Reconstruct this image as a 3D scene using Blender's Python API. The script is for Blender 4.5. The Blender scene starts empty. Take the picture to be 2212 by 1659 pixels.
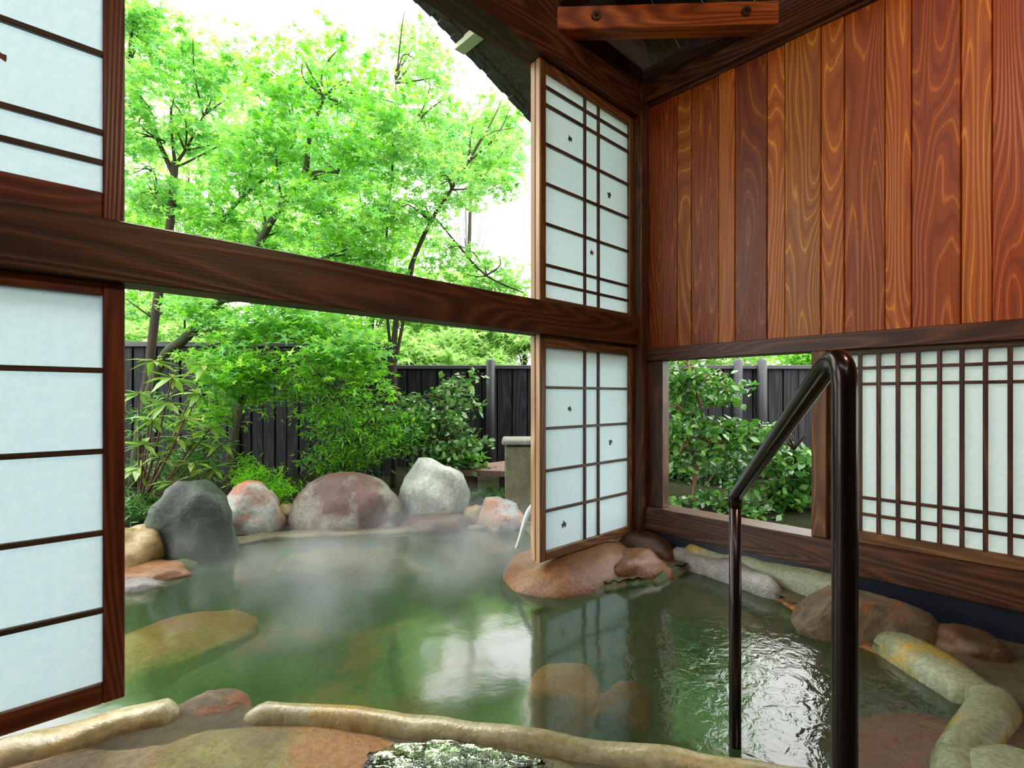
import bpy, bmesh, math, random
import numpy as np
from mathutils import Vector, Matrix, Euler, noise as mnoise

# ------------------------------------------------------------------ camera, sky, lamps, exposure
W, H, F = 2212, 1659, 1092.0
HOR = 857.0
YAW = math.radians(47.1)
FW = Vector((math.cos(YAW), math.sin(YAW), 0)); RT = Vector((math.sin(YAW), -math.cos(YAW), 0))
CAMZ = 1.0
sc = bpy.context.scene
cd = bpy.data.cameras.new('camera'); cam = bpy.data.objects.new('camera', cd)
sc.collection.objects.link(cam); sc.camera = cam
cd.sensor_width = 36; cd.lens = F / W * 36; cd.shift_y = (HOR - H / 2) / W
cd.clip_start = .02
cam.location = (0, 0, CAMZ); cam.rotation_euler = (math.pi / 2, 0, YAW - math.pi / 2)
sc.view_settings.view_transform = 'Standard'; sc.view_settings.look = 'None'
sc.view_settings.gamma = 1; sc.view_settings.exposure = -0.2
sc.view_settings.use_curve_mapping = False
sc.cycles.max_bounces = 8; sc.cycles.diffuse_bounces = 4; sc.cycles.glossy_bounces = 4
sc.cycles.transparent_max_bounces = 12; sc.cycles.transmission_bounces = 4
sc.cycles.caustics_reflective = False; sc.cycles.caustics_refractive = False
sc.cycles.sample_clamp_indirect = 6
world = bpy.data.worlds.new('overcast_sky'); sc.world = world; world.use_nodes = True
wn = world.node_tree.nodes; wl = world.node_tree.links
bg = wn['Background']
SKY = 7.0
bg.inputs[1].default_value = SKY
tc = wn.new('ShaderNodeTexCoord'); sp = wn.new('ShaderNodeSeparateXYZ'); rp = wn.new('ShaderNodeValToRGB')
wl.new(tc.outputs['Generated'], sp.inputs[0]); wl.new(sp.outputs[2], rp.inputs[0]); wl.new(rp.outputs[0], bg.inputs[0])
rp.color_ramp.elements[0].position = 0; rp.color_ramp.elements[0].color = (.62, .7, .66, 1)
rp.color_ramp.elements[1].position = .6; rp.color_ramp.elements[1].color = (1, 1, .99, 1)
def lamp(name, kind, loc, energy, color, size, rot=(0, 0, 0)):
    l = bpy.data.lights.new(name, kind); l.energy = energy; l.color = color
    if kind == 'SUN': l.angle = size
    elif kind == 'AREA': l.size = size
    else: l.shadow_soft_size = size
    o = bpy.data.objects.new(name, l); sc.collection.objects.link(o); o.location = loc; o.rotation_euler = rot
    return o
lamp('soft_sun', 'SUN', (0, 0, 9), 3.2, (1, .97, .85), math.radians(12), (math.radians(38), 0, math.radians(160)))
lamp('ceiling_lamp_glow', 'POINT', (1.1, -.55, 2.75), 95, (1, .68, .38), .15)

# ------------------------------------------------------------------ helpers
def P(px, py, s):
    t = (px - W / 2) / F
    v = FW * s + RT * (t * s)
    return Vector((v.x, v.y, CAMZ - (py - HOR) / F * s))
def G(px, py, z=0.0):
    return P(px, py, (CAMZ - z) * F / (py - HOR))
rng = np.random.default_rng(7)
random.seed(5)

def link(name, data, parent=None, mat=None):
    o = bpy.data.objects.new(name, data); sc.collection.objects.link(o)
    if parent: o.parent = parent
    if mat and data is not None and not data.materials: data.materials.append(mat)
    return o
def tag(o, label=None, cat=None, group=None, kind=None):
    if label: o['label'] = label
    if cat: o['category'] = cat
    if group: o['group'] = group
    if kind: o['kind'] = kind
    return o
def thing(name, loc, label=None, cat=None, group=None, kind=None):
    o = link(name, None); o.location = loc; o.empty_display_size = .1
    return tag(o, label, cat, group, kind)
def rel(o, parent):
    """parent keeping the world place of a mesh written in world coordinates"""
    o.parent = parent; o.location = -Vector(parent.location)
    return o
def mesh_of(name, verts, faces, smooth=False):
    me = bpy.data.meshes.new(name); me.from_pydata([tuple(v) for v in verts], [], faces); me.update()
    if smooth: me.polygons.foreach_set('use_smooth', [True] * len(me.polygons))
    return me
def box_me(name, a, b, bev=.003):
    bm = bmesh.new(); bmesh.ops.create_cube(bm, size=1)
    a = Vector(a); b = Vector(b); c = (a + b) / 2; d = b - a
    for v in bm.verts: v.co = Vector((v.co.x * abs(d.x), v.co.y * abs(d.y), v.co.z * abs(d.z)))
    if bev: bmesh.ops.bevel(bm, geom=bm.edges[:], offset=min(bev, min(map(abs, d)) * .3), segments=1, affect='EDGES')
    me = bpy.data.meshes.new(name); bm.to_mesh(me); bm.free()
    return me, c
def box(name, a, b, mat, parent=None, bev=.003, col=None):
    me, c = box_me(name, a, b, bev)
    o = link(name, me, None, mat)
    if parent: o.parent = parent; o.location = c - Vector(parent.location)
    else: o.location = c
    if col: o.color = (*col, 1)
    return o
def tube_data(pts, rad, sides=8, cap=True, wob=0.0, seed=0):
    pts = [Vector(p) for p in pts]; V = []; Fc = []
    n = len(pts); up = Vector((.13, .21, 1)).normalized()
    r = random.Random(seed)
    prev = None
    for i, p in enumerate(pts):
        d = (pts[min(i + 1, n - 1)] - pts[max(i - 1, 0)]).normalized()
        if prev is None:
            x = d.orthogonal().normalized()
        else:
            x = (prev - d * prev.dot(d)).normalized()
        prev = x; y = d.cross(x)
        ri = rad[i] if hasattr(rad, '__len__') else rad
        for k in range(sides):
            a = 2 * math.pi * k / sides
            rr = ri * (1 + wob * (r.random() - .5))
            V.append(p + (x * math.cos(a) + y * math.sin(a)) * rr)
    for i in range(n - 1):
        for k in range(sides):
            Fc.append((i * sides + k, i * sides + (k + 1) % sides, (i + 1) * sides + (k + 1) % sides, (i + 1) * sides + k))
    if cap:
        Fc.append(tuple(range(sides - 1, -1, -1))); Fc.append(tuple((n - 1) * sides + k for k in range(sides)))
    return V, Fc
def smooth_path(pts, rad, sub=4):
    """Catmull-Rom through points with radii"""
    pts = [Vector(p) for p in pts]; out = []; ro = []
    n = len(pts)
    for i in range(n - 1):
        p0 = pts[max(i - 1, 0)]; p1 = pts[i]; p2 = pts[i + 1]; p3 = pts[min(i + 2, n - 1)]
        for j in range(sub):
            t = j / sub
            out.append(.5 * ((2 * p1) + (p2 - p0) * t + (2 * p0 - 5 * p1 + 4 * p2 - p3) * t * t + (3 * p1 - p0 - 3 * p2 + p3) * t ** 3))
            ro.append(rad[i] * (1 - t) + rad[i + 1] * t)
    out.append(pts[-1]); ro.append(rad[-1])
    return out, ro
def tube(name, pts, rad, mat, parent=None, sides=8, sub=4, wob=0.0, seed=0):
    if not hasattr(rad, '__len__'): rad = [rad] * len(pts)
    if sub > 1: pts, rad = smooth_path(pts, rad, sub)
    V, Fc = tube_data(pts, rad, sides, True, wob, seed)
    if parent: V = [v - Vector(parent.location) for v in V]
    o = link(name, mesh_of(name, V, Fc, True), parent, mat)
    return o

# ------------------------------------------------------------------ materials
class NT:
    def __init__(s, name):
        s.m = bpy.data.materials.new(name); s.m.use_nodes = True; s.n = s.m.node_tree.nodes; s.l = s.m.node_tree.links
        s.n.clear(); s.out = s.n.new('ShaderNodeOutputMaterial')
    def __call__(s, t, **kw):
        nd = s.n.new('ShaderNode' + t)
        ins = kw.pop('i', {})
        for k, v in kw.items(): setattr(nd, k, v)
        for k, v in ins.items():
            sock = nd.inputs[k]
            if hasattr(v, 'bl_rna') and hasattr(v, 'links'): s.l.new(v, sock)
            else: sock.default_value = v
        return nd
    def ramp(s, fac, stops, interp='LINEAR'):
        r = s.n.new('ShaderNodeValToRGB'); r.color_ramp.interpolation = interp
        while len(r.color_ramp.elements) < len(stops): r.color_ramp.elements.new(.5)
        for e, (p, c) in zip(r.color_ramp.elements, stops):
            e.position = p; e.color = (*c, 1) if len(c) == 3 else c
        s.l.new(fac, r.inputs[0]); return r.outputs[0]
    def mix(s, fac, a, b, blend='MIX'):
        nd = s.n.new('ShaderNodeMix'); nd.data_type = 'RGBA'; nd.blend_type = blend
        for sock, v in ((nd.inputs[0], fac), (nd.inputs[6], a), (nd.inputs[7], b)):
            if hasattr(v, 'links'): s.l.new(v, sock)
            else: sock.default_value = v if not isinstance(v, tuple) or len(v) == 4 else (*v, 1)
        return nd.outputs[2]
    def math(s, op, a, b=None):
        nd = s.n.new('ShaderNodeMath'); nd.operation = op
        for k, v in enumerate((a, b)):
            if v is None: continue
            if hasattr(v, 'links'): s.l.new(v, nd.inputs[k])
            else: nd.inputs[k].default_value = v
        return nd.outputs[0]
    def done(s, sh, disp=None):
        s.l.new(sh, s.out.inputs[0]); return s.m
def wood(name, dark, mid, light, axis='z', rough=.45, scale=1.0, rings=22, use_obj=False, bump=.15, spec=.4):
    n = NT(name)
    tcn = n('TexCoord'); oi = n('ObjectInfo')
    off = n('VectorMath', operation='MULTIPLY', i={0: (13.7, 7.1, 31.3)})
    cmb = n('CombineXYZ', i={0: oi.outputs['Random'], 1: oi.outputs['Random'], 2: oi.outputs['Random']})
    n.l.new(cmb.outputs[0], off.inputs[1])
    add = n('VectorMath', operation='ADD', i={0: tcn.outputs['Object'], 1: off.outputs[0]})
    s1 = [9.0 * scale] * 3; s1['xyz'.index(axis)] = .9 * scale
    mp = n('Mapping', i={'Vector': add.outputs[0], 'Scale': s1})
    nz = n('TexNoise', i={'Vector': mp.outputs[0], 'Scale': .55, 'Detail': 1.5, 'Roughness': .45, 'Distortion': .35})
    rg = n.math('MULTIPLY', nz.outputs[0], float(rings)); rg = n.math('PINGPONG', rg, .5); rg = n.math('MULTIPLY', rg, 2.0)
    rg = n.math('POWER', rg, 1.6)
    s2 = [160.0 * scale] * 3; s2['xyz'.index(axis)] = 4.0 * scale
    mp2 = n('Mapping', i={'Vector': add.outputs[0], 'Scale': s2})
    fz = n('TexNoise', i={'Vector': mp2.outputs[0], 'Scale': 1.0, 'Detail': 2.0})
    c = n.ramp(rg, [(0, dark), (.25, mid), (.72, mid), (1, light)] if use_obj else [(0, dark), (.55, mid), (1, light)])
    c = n.mix(n.ramp(fz.outputs[0], [(.35, (.0,) * 3), (.7, (.5,) * 3)]), c, dark)
    if use_obj:
        c = n.mix(1.0, c, oi.outputs['Color'], 'MULTIPLY')
    h = n.math('ADD', rg, fz.outputs[0])
    b = n('Bump', i={'Height': h, 'Strength': bump, 'Distance': .004})
    p = n('BsdfPrincipled', i={'Base Color': c, 'Roughness': rough, 'Normal': b.outputs[0], 'Specular IOR Level': spec})
    return n.done(p.outputs[0])
def rockmat(name, cols, scale=4.0, rough=.45, patch=None, patch_amt=.5, bump=.5, band=0.0, spec=.5):
    n = NT(name); tcn = n('TexCoord'); oi = n('ObjectInfo')
    add = n('VectorMath', operation='ADD', i={0: tcn.outputs['Object'], 1: oi.outputs['Location']})
    nz = n('TexNoise', i={'Vector': add.outputs[0], 'Scale': scale, 'Detail': 8.0, 'Roughness': .62, 'Distortion': .6})
    fine = n('TexNoise', i={'Vector': add.outputs[0], 'Scale': scale * 14, 'Detail': 5.0, 'Roughness': .7})
    k = len(cols)
    c = n.ramp(nz.outputs[0], [(.3 + .4 * j / max(1, k - 1), cols[j]) for j in range(k)])
    if patch:
        pz = n('TexNoise', i={'Vector': add.outputs[0], 'Scale': scale * .55, 'Detail': 4.0, 'Roughness': .6})
        lo = .62 - patch_amt * .3
        c = n.mix(n.ramp(pz.outputs[0], [(lo - .04, (0,) * 3), (lo + .05, (1,) * 3)]), c, patch)
    c = n.mix(n.ramp(fine.outputs[0], [(.3, (.55,) * 3), (.62, (0,) * 3)]), c, tuple(x * .3 for x in cols[0]))
    h = n.math('ADD', n.math('MULTIPLY', nz.outputs[0], 1.5), n.math('MULTIPLY', fine.outputs[0], .5))
    b = n('Bump', i={'Height': h, 'Strength': bump, 'Distance': .02})
    p = n('BsdfPrincipled', i={'Base Color': c, 'Roughness': rough, 'Normal': b.outputs[0], 'Specular IOR Level': spec})
    return n.done(p.outputs[0])
def leafmat(name, trans=.5, gloss=.35, rough=.4):
    n = NT(name); a = n('Attribute', attribute_name='tint')
    p = n('BsdfPrincipled', i={'Base Color': a.outputs['Color'], 'Roughness': rough, 'Specular IOR Level': gloss})
    tcol = n.mix(1.0, a.outputs['Color'], (1.02, 1.1, .85), 'MULTIPLY')
    t = n('BsdfTranslucent', i={'Color': tcol})
    m = n('MixShader', i={0: trans, 1: p.outputs[0], 2: t.outputs[0]})
    return n.done(m.outputs[0])
def plain(name, col, rough=.5, metal=0.0, spec=.5, bumps=0.0, bscale=60, coat=0.0):
    n = NT(name); tcn = n('TexCoord')
    nz = n('TexNoise', i={'Vector': tcn.outputs['Object'], 'Scale': float(bscale), 'Detail': 4.0})
    c = n.mix(n.ramp(nz.outputs[0], [(.35, (0,) * 3), (.7, (.35,) * 3)]), (*col, 1), tuple(x * .55 for x in col))
    b = n('Bump', i={'Height': nz.outputs[0], 'Strength': bumps, 'Distance': .003})
    p = n('BsdfPrincipled', i={'Base Color': c, 'Roughness': rough, 'Metallic': metal, 'Specular IOR Level': spec, 'Normal': b.outputs[0], 'Coat Weight': coat})
    return n.done(p.outputs[0])
beamX = wood('beam_wood_x', (.035, .011, .005), (.085, .030, .013), (.13, .05, .022), 'x', .42)
beamY = wood('beam_wood_y', (.035, .011, .005), (.085, .030, .013), (.13, .05, .022), 'y', .42)
beamZ = wood('beam_wood_z', (.04, .013, .006), (.085, .030, .013), (.13, .05, .022), 'z', .42)
redZ = wood('red_stile_wood_z', (.085, .018, .007), (.17, .042, .014), (.23, .065, .022), 'z', .38)
redX = wood('red_rail_wood_x', (.085, .018, .007), (.17, .042, .014), (.23, .065, .022), 'x', .38)
braceW = wood('brace_wood', (.16, .035, .01), (.36, .09, .018), (.44, .13, .03), 'x', .45)
stileZ = wood('brown_stile_wood_z', (.09, .038, .014), (.17, .078, .03), (.24, .12, .05), 'z', .45)
stileX = wood('brown_rail_wood_x', (.09, .038, .014), (.17, .078, .03), (.24, .12, .05), 'x', .45)
stileY = wood('brown_rail_wood_y', (.09, .038, .014), (.17, .078, .03), (.24, .12, .05), 'y', .45)
tanZ = wood('tan_edge_wood', (.30, .16, .075), (.46, .28, .15), (.56, .38, .22), 'z', .5, rings=10)
muntW = wood('muntin_wood', (.045, .022, .012), (.075, .04, .022), (.10, .058, .033), 'x', .5)
plankM = wood('plank_wood', (.25, .055, .008), (.37, .095, .012), (.70, .27, .05), 'z', .42, use_obj=True, rings=26, bump=.25)
roofW = wood('roof_board_wood', (.03, .02, .014), (.06, .04, .028), (.085, .06, .045), 'x', .6)
rafterW = wood('rafter_wood', (.06, .022, .01), (.13, .048, .02), (.18, .075, .03), 'x', .5)
fenceW = wood('fence_board_wood', (.010, .009, .011), (.022, .02, .024), (.036, .033, .038), 'z', .6, rings=12, spec=.2)
fenceC = plain('fence_cap', (.045, .045, .055), .5, bumps=.3)
darkbase = plain('dark_base_tile', (.010, .014, .026), .35, bumps=.2)
def paper(name='shoji_paper', k=(1, 1, 1)):
    n = NT(name); tcn = n('TexCoord')
    nz = n('TexNoise', i={'Vector': tcn.outputs['Object'], 'Scale': 45.0, 'Detail': 6.0, 'Roughness': .7})
    c = n.ramp(nz.outputs[0], [(.3, tuple(a * b for a, b in zip((.70, .81, .87), k))), (.7, tuple(a * b for a, b in zip((.79, .88, .91), k)))])
    d = n('BsdfDiffuse', i={'Color': c}); t = n('BsdfTranslucent', i={'Color': c})
    m = n('MixShader', i={0: .58, 1: d.outputs[0], 2: t.outputs[0]})
    return n.done(m.outputs[0])
paperM = paper(); paperW = paper('lattice_paper', (.90, .86, .80))
soil = rockmat('garden_soil', [(.010, .008, .004), (.02, .022, .008), (.02, .035, .010)], 3, .9, spec=.05)
floorM = rockmat('pebbled_floor', [(.05, .038, .013), (.11, .085, .035), (.17, .14, .06)], 9, .3, bump=.9)
barkM = plain('bark', (.055, .042, .03), .8, spec=.15, bumps=.7, bscale=70)
barkG = plain('mossy_bark', (.055, .065, .032), .8, spec=.15, bumps=.7, bscale=70)
stemR = plain('reddish_stem', (.26, .12, .06), .6, bumps=.4)
chrome = plain('dark_bronzed_steel', (.040, .026, .026), .24, metal=.85, coat=.2)
leafM = leafmat('maple_leaf', .6); leafD = leafmat('broad_leaf', .28, .6, .28)

# ------------------------------------------------------------------ pool outline
near = [G(0, 1610, .05), G(150, 1565, .05), G(300, 1520, .05), G(400, 1497, .05), G(530, 1505, .05), G(700, 1515, .05), G(900, 1535, .05),
        G(1150, 1570, .05), G(1400, 1600, .05), G(1600, 1632, .05), G(1790, 1660, .05)]
out2 = [(.25, 3.15), (.40, 3.32), (.607, 3.46), (.927, 3.78), (1.305, 3.68), (1.90, 3.30), (2.33, 3.06), (2.68, 2.72),
        (2.45, 2.3), (2.07, 2.07), (1.86, 1.70), (2.19, 1.565), (2.46, 1.46), (2.78, 1.44), (2.71, 1.136), (2.575, .825), (2.40, .56), (2.36, .455),
        (2.277, .202), (2.07, .19), (1.80, .15), (1.75, -.02), (1.52, .02)]
poly = [(p.x, p.y) for p in near][::-1] + [(-.35, 2.2), (-.45, 2.8)] + out2
PL = np.array(poly)
def sdist(X, Y):
    """signed distance to the pool edge, positive inside"""
    p = np.stack([X.ravel(), Y.ravel()], 1); a = PL; b = np.roll(PL, -1, 0)
    best = np.full(len(p), 1e9); ins = np.zeros(len(p), bool)
    for (ax, ay), (bx, by) in zip(a, b):
        dx, dy = bx - ax, by - ay
        t = np.clip(((p[:, 0] - ax) * dx + (p[:, 1] - ay) * dy) / (dx * dx + dy * dy), 0, 1)
        best = np.minimum(best, np.hypot(p[:, 0] - ax - t * dx, p[:, 1] - ay - t * dy))
        c = ((ay > p[:, 1]) != (by > p[:, 1]))
        with np.errstate(divide='ignore', invalid='ignore'):
            xi = ax + (p[:, 1] - ay) * dx / (dy if dy else 1e-9)
        ins ^= c & (p[:, 0] < xi)
    return np.where(ins, best, -best).reshape(X.shape)
def nz2(X, Y, sc_, seed=0.0):
    return np.array([mnoise.noise(Vector((x * sc_ + seed, y * sc_ - seed, seed))) for x, y in zip(X.ravel(), Y.ravel())]).reshape(X.shape)
def grid_obj(name, x0, x1, y0, y1, cell, zf, keep, mat):
    nx = int((x1 - x0) / cell) + 1; ny = int((y1 - y0) / cell) + 1
    X, Y = np.meshgrid(np.linspace(x0, x1, nx), np.linspace(y0, y1, ny), indexing='ij')
    D = sdist(X, Y); Z = zf(X, Y, D); K = keep(X, Y, D)
    idx = np.arange(nx * ny).reshape(nx, ny)
    ok = K[:-1, :-1] & K[1:, :-1] & K[1:, 1:] & K[:-1, 1:]
    q = np.stack([idx[:-1, :-1][ok], idx[1:, :-1][ok], idx[1:, 1:][ok], idx[:-1, 1:][ok]], 1)
    used = np.unique(q); remap = np.zeros(nx * ny, int); remap[used] = np.arange(len(used))
    V = np.stack([X.ravel(), Y.ravel(), Z.ravel()], 1)[used]
    me = mesh_of(name, V.tolist(), remap[q].tolist(), True)
    return link(name, me, None, mat)

# ------------------------------------------------------------------ walls and frame of the pavilion
WY, WX = 1.825, 2.835
# crossbeam, posts, plates
tag(box('crossbeam', (-2.8, WY - .035, 1.325), (WX - .05, WY + .085, 1.495), beamX), kind='structure', label='dark brown wooden crossbeam across the open side of the bath')
tag(box('corner_post', (2.745, WY - .06, .13), (2.885, WY + .09, 3.0), beamZ), kind='structure', label='dark wooden corner post between the sliding screens and the plank wall')
tag(box('wall_plate_beam', (-2.8, WY - .045, 2.765), (2.9, WY + .10, 3.07), beamX), kind='structure', label='dark wooden beam above the paper screens')
tag(box('wall_plate_beam', (WX - .05, -2.7, 2.855), (WX + .12, WY + .05, 3.07), beamY), kind='structure', label='dark wooden beam above the plank wall')
tag(box('gable_board', (-2.8, WY + .0, 3.06), (2.9, WY + .05, 4.5), roofW), kind='structure')
# right wall
wr = thing('wall_right', (WX, 0, 0), kind='structure')
box('backing_board', (WX + .035, -2.7, 1.29), (WX + .06, WY, 2.9), roofW, wr)
bnd = [1408, 1461, 1491, 1551, 1586, 1655, 1694, 1772, 1822, 1911, 1968, 2075, 2143, 2255]
def wall_y(px):
    t = (px - W / 2) / F; s = WX / (FW.x + RT.x * t); return s * (FW.y + RT.y * t)
ys = [wall_y(b) for b in bnd]; ys[0] = WY - .055
tint = [(.60, .44, .3), (.78, .88, .6), (.62, .52, .3), (1.0, 1.05, .6), (.44, .36, .25), (1.0, 1.05, .5), (.82, 1.0, .6), (.95, .95, .5), (.72, .58, .3),
        (1.05, .95, .5), (.78, .55, .25), (1.1, 1.02, .5), (.85, .52, .2)]
y = ys[-1]
while y > -2.6:
    w_ = random.uniform(.11, .2); ys.append(y - w_); y -= w_; tint.append((random.uniform(.7, 1), random.uniform(.6, .9), random.uniform(.5, .8)))
for k in range(len(ys) - 1):
    dz = .004 * (k % 3)
    o = box('plank', (WX + .004 + dz, ys[k + 1] + .0012, 1.30), (WX + .03 + dz, ys[k] - .0012, 2.87), plankM, wr, .0035, tint[k])
box('upper_batten', (WX - .012, -2.7, 2.842), (WX + .03, WY - .06, 2.86), beamY, wr)
for nm, a, b_, m in (('head_rail', (WX - .035, -2.7, 1.225), (WX + .09, WY - .06, 1.305), beamY),
                     ('sill_beam', (WX - .06, -2.7, .165), (WX + .10, WY - .06, .31), beamY),
                     ('base_strip', (WX - .03, -2.7, -.02), (WX + .06, WY - .1, .165), darkbase),
                     ('side_jamb', (WX - .04, wall_y(1790), .31), (WX + .06, wall_y(1758), 1.225), stileZ),
                     ('side_jamb', (WX - .02, 1.66, .31), (WX + .06, WY - .055, 1.225), beamZ)):
    box(nm, a, b_, m, wr)
# lattice window in the right wall
w3 = thing('window_1', (WX, 0, .31), kind='structure')
ly1 = wall_y(1790); step = .0725; y0 = .560
box('frame_rail', (WX, -1.3, .31), (WX + .035, ly1, .365), stileY, w3); box('frame_rail', (WX, -1.3, 1.20), (WX + .035, ly1, 1.225), stileY, w3)
box('frame_stile', (WX, ly1 - .03, .365), (WX + .035, ly1, 1.20), stileZ, w3)
ym = [y0 + step * k for k in range(2, -24, -1) if y0 + step * k < ly1 - .03]
for yv in ym: box('vertical_bar', (WX + .0, yv - .008, .36), (WX + .018, yv + .008, 1.205), beamZ, w3, .0015)
for zv in (.445, .523, 1.060, 1.135): box('horizontal_bar', (WX + .002, -1.3, zv - .007), (WX + .02, ly1 - .03, zv + .007), beamY, w3, .0015)
zs = [.36, .445, .523, 1.06, 1.135, 1.205]
yy = [ly1 - .02] + ym
for j in range(len(yy) - 1):
    for i in range(5):
        box('paper_pane', (WX + .0185, yy[j + 1], zs[i]), (WX + .0195, yy[j], zs[i + 1]), paperW, w3, 0)

# maple leaf outline (unit length), 5 big lobes
def leaf_poly(lobes=7, notch=.30):
    ang = np.linspace(-130, 130, lobes); ln = {7: [.42, .72, .95, 1.0, .95, .72, .42], 5: [.55, .9, 1.0, .9, .55]}[lobes]
    V = [(0, 0, 0)]; Fc = []
    tips = []
    for a, L in zip(ang, ln): tips.append((math.sin(math.radians(a)) * L, math.cos(math.radians(a)) * L))
    ring = []
    for k, (tx, ty) in enumerate(tips):
        ring.append((tx, ty, -.10))
        if k < len(tips) - 1:
            a = math.radians((ang[k] + ang[k + 1]) / 2); ring.append((math.sin(a) * notch, math.cos(a) * notch, .02))
    V += ring; m = len(ring)
    Fc = [(0, k + 1, k + 2) for k in range(m - 1)]
    return np.array(V) + np.array([0, .15, 0]), Fc
MAPLE7 = leaf_poly(7); MAPLE5 = leaf_poly(5)
LANCE = (np.array([(0, 0, 0), (.13, .3, .03), (.15, .55, .02), (0, 1.0, -.10), (-.15, .55, .02), (-.13, .3, .03), (0, .3, -.01), (0, .6, -.02)]),
         [(0, 1, 6), (1, 2, 7, 6), (2, 3, 7), (3, 4, 7), (4, 5, 6, 7), (5, 0, 6)])
OVAL = (LANCE[0] * np.array([2.0, 1, 1.3]), LANCE[1])
def print_leaf(parent, x, z, size, mat, rotz, plane='y', face=-.0012, at=0):
    V, Fc = leaf_poly(5, .62)
    c, s_ = math.cos(rotz), math.sin(rotz); vv = []
    for a, b, _ in V:
        a, b = a * size * .62, b * size * .8; vv.append((a * c - b * s_, 0, a * s_ + b * c))
    me = mesh_of('pressed_leaf', vv, Fc)
    o = link('pressed_leaf', me, parent, mat); o.location = Vector((x, at + face, z)) - Vector(parent.location); return o
inkM = plain('pressed_leaf_brown', (.05, .05, .06), .7); inkR = plain('pressed_leaf_red', (.24, .07, .05), .7)

def screen(name, x0, x1, z0, z1, xs, zs, px0, px1, st, rl, label_parts=None, depth=.032, y=WY):
    """paper screen in the plane y: stiles, rails, muntins in front, one paper pane in each cell"""
    d = thing(name, (x0, y, z0), kind='structure')
    box('stile', (x0, y, z0), (px0, y + depth, z1), st, d); box('stile', (px1, y, z0), (x1, y + depth, z1), st, d)
    box('rail', (px0, y + .001, z0), (px1, y + depth, zs[0]), rl, d); box('rail', (px0, y + .001, zs[-1]), (px1, y + depth, z1), rl, d)
    for xv in xs: box('muntin', (xv - .008, y + .004, zs[0]), (xv + .008, y + .018, zs[-1]), muntW, d, .0015)
    for zv in zs[1:-1]: box('muntin', (px0, y + .002, zv - .0075), (px1, y + .017, zv + .0075), muntW, d, .0015)
    ex = [px0] + list(xs) + [px1]
    for i in range(len(ex) - 1):
        for j in range(len(zs) - 1):
            box('paper_pane', (ex[i], y + .0185, zs[j]), (ex[i + 1], y + .0195, zs[j + 1]), paperM, d, 0)
    return d
zl = [.184, .396, .608, .832, 1.049, 1.262]
zu = [1.5235, 1.604, 1.696, 1.913, 2.125, 2.334, 2.541, 2.636, 2.712]
ZLl = [.191, .397, .616, .846, 1.074, 1.285]; ZUl = [1.5755, 1.66, 1.745, 1.966, 2.18, 2.39, 2.58, 2.66, 2.72]
d1 = screen('door_1', 1.90, 2.745, .135, 1.325, [2.274, 2.40], zl, 1.942, 2.706, stileZ, stileX)
d2 = screen('window_2', 1.90, 2.745, 1.495, 2.765, [2.274, 2.40], zu, 1.942, 2.706, stileZ, stileX)
d3 = screen('door_2', -.74, .1745, .135, 1.325, [-.33, -.21], ZLl, -.69, .125, redZ, redX)
d4 = screen('window_3', -.74, .1745, 1.495, 2.765, [-.33, -.21], ZUl, -.69, .125, redZ, redX)
# second screens standing behind the first ones in the outer track: only their tan edge shows
for nm, z0, z1 in (('door_3', .135, 1.325), ('window_4', 1.495, 2.765)):
    d = thing(nm, (1.90, WY + .036, z0), kind='structure')
    zz = zl if z0 < 1 else zu
    box('stile', (1.896, WY + .038, z0), (1.935, WY + .072, z1), tanZ, d)
    box('stile', (2.70, WY + .038, z0), (2.745, WY + .072, z1), stileZ, d)
    box('rail', (1.935, WY + .038, z0), (2.70, WY + .072, zz[0]), stileX, d); box('rail', (1.935, WY + .038, zz[-1]), (2.70, WY + .072, z1), stileX, d)
for d, nm in ((d1, 0), (d2, 1)):
    z0, z1 = ((.135, 1.325), (1.495, 2.765))[nm]
    o = box('edge_strip', (1.893, WY + .002, z0), (1.9, WY + .030, z1), tanZ, d, .001)
def wallA(px):
    t = (px - W / 2) / F; s = WY / (FW.y + RT.y * t); return s
for d, lst in ((d2, ((1232, 305, .038, inkM, .4), (1318, 425, .042, inkM, 1.1), (1278, 550, .036, inkR, .1))),
               (d1, ((1229, 887, .034, inkM, -.4), (1320, 958, .038, inkM, .8), (1218, 1138, .042, inkM, .1))),
               (d4, ((2, 130, .03, inkR, .3),))):
    for px, py, sz, m, rz in lst:
        s = wallA(px); p = P(px, py, s * 1.01); print_leaf(d, p.x, p.z, sz, m, rz, at=WY + .0175)
# side and back walls of the pavilion, behind the viewer
wallM = wood('inner_wall_wood', (.05, .02, .01), (.12, .05, .022), (.17, .08, .035), 'z', .5)
tag(box('wall_back', (-2.9, -2.78, -.02), (2.95, -2.7, 4.2), wallM), kind='structure')
tag(box('wall_left', (-2.9, -2.7, -.02), (-2.8, 1.9, 4.6), wallM), kind='structure')
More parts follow.
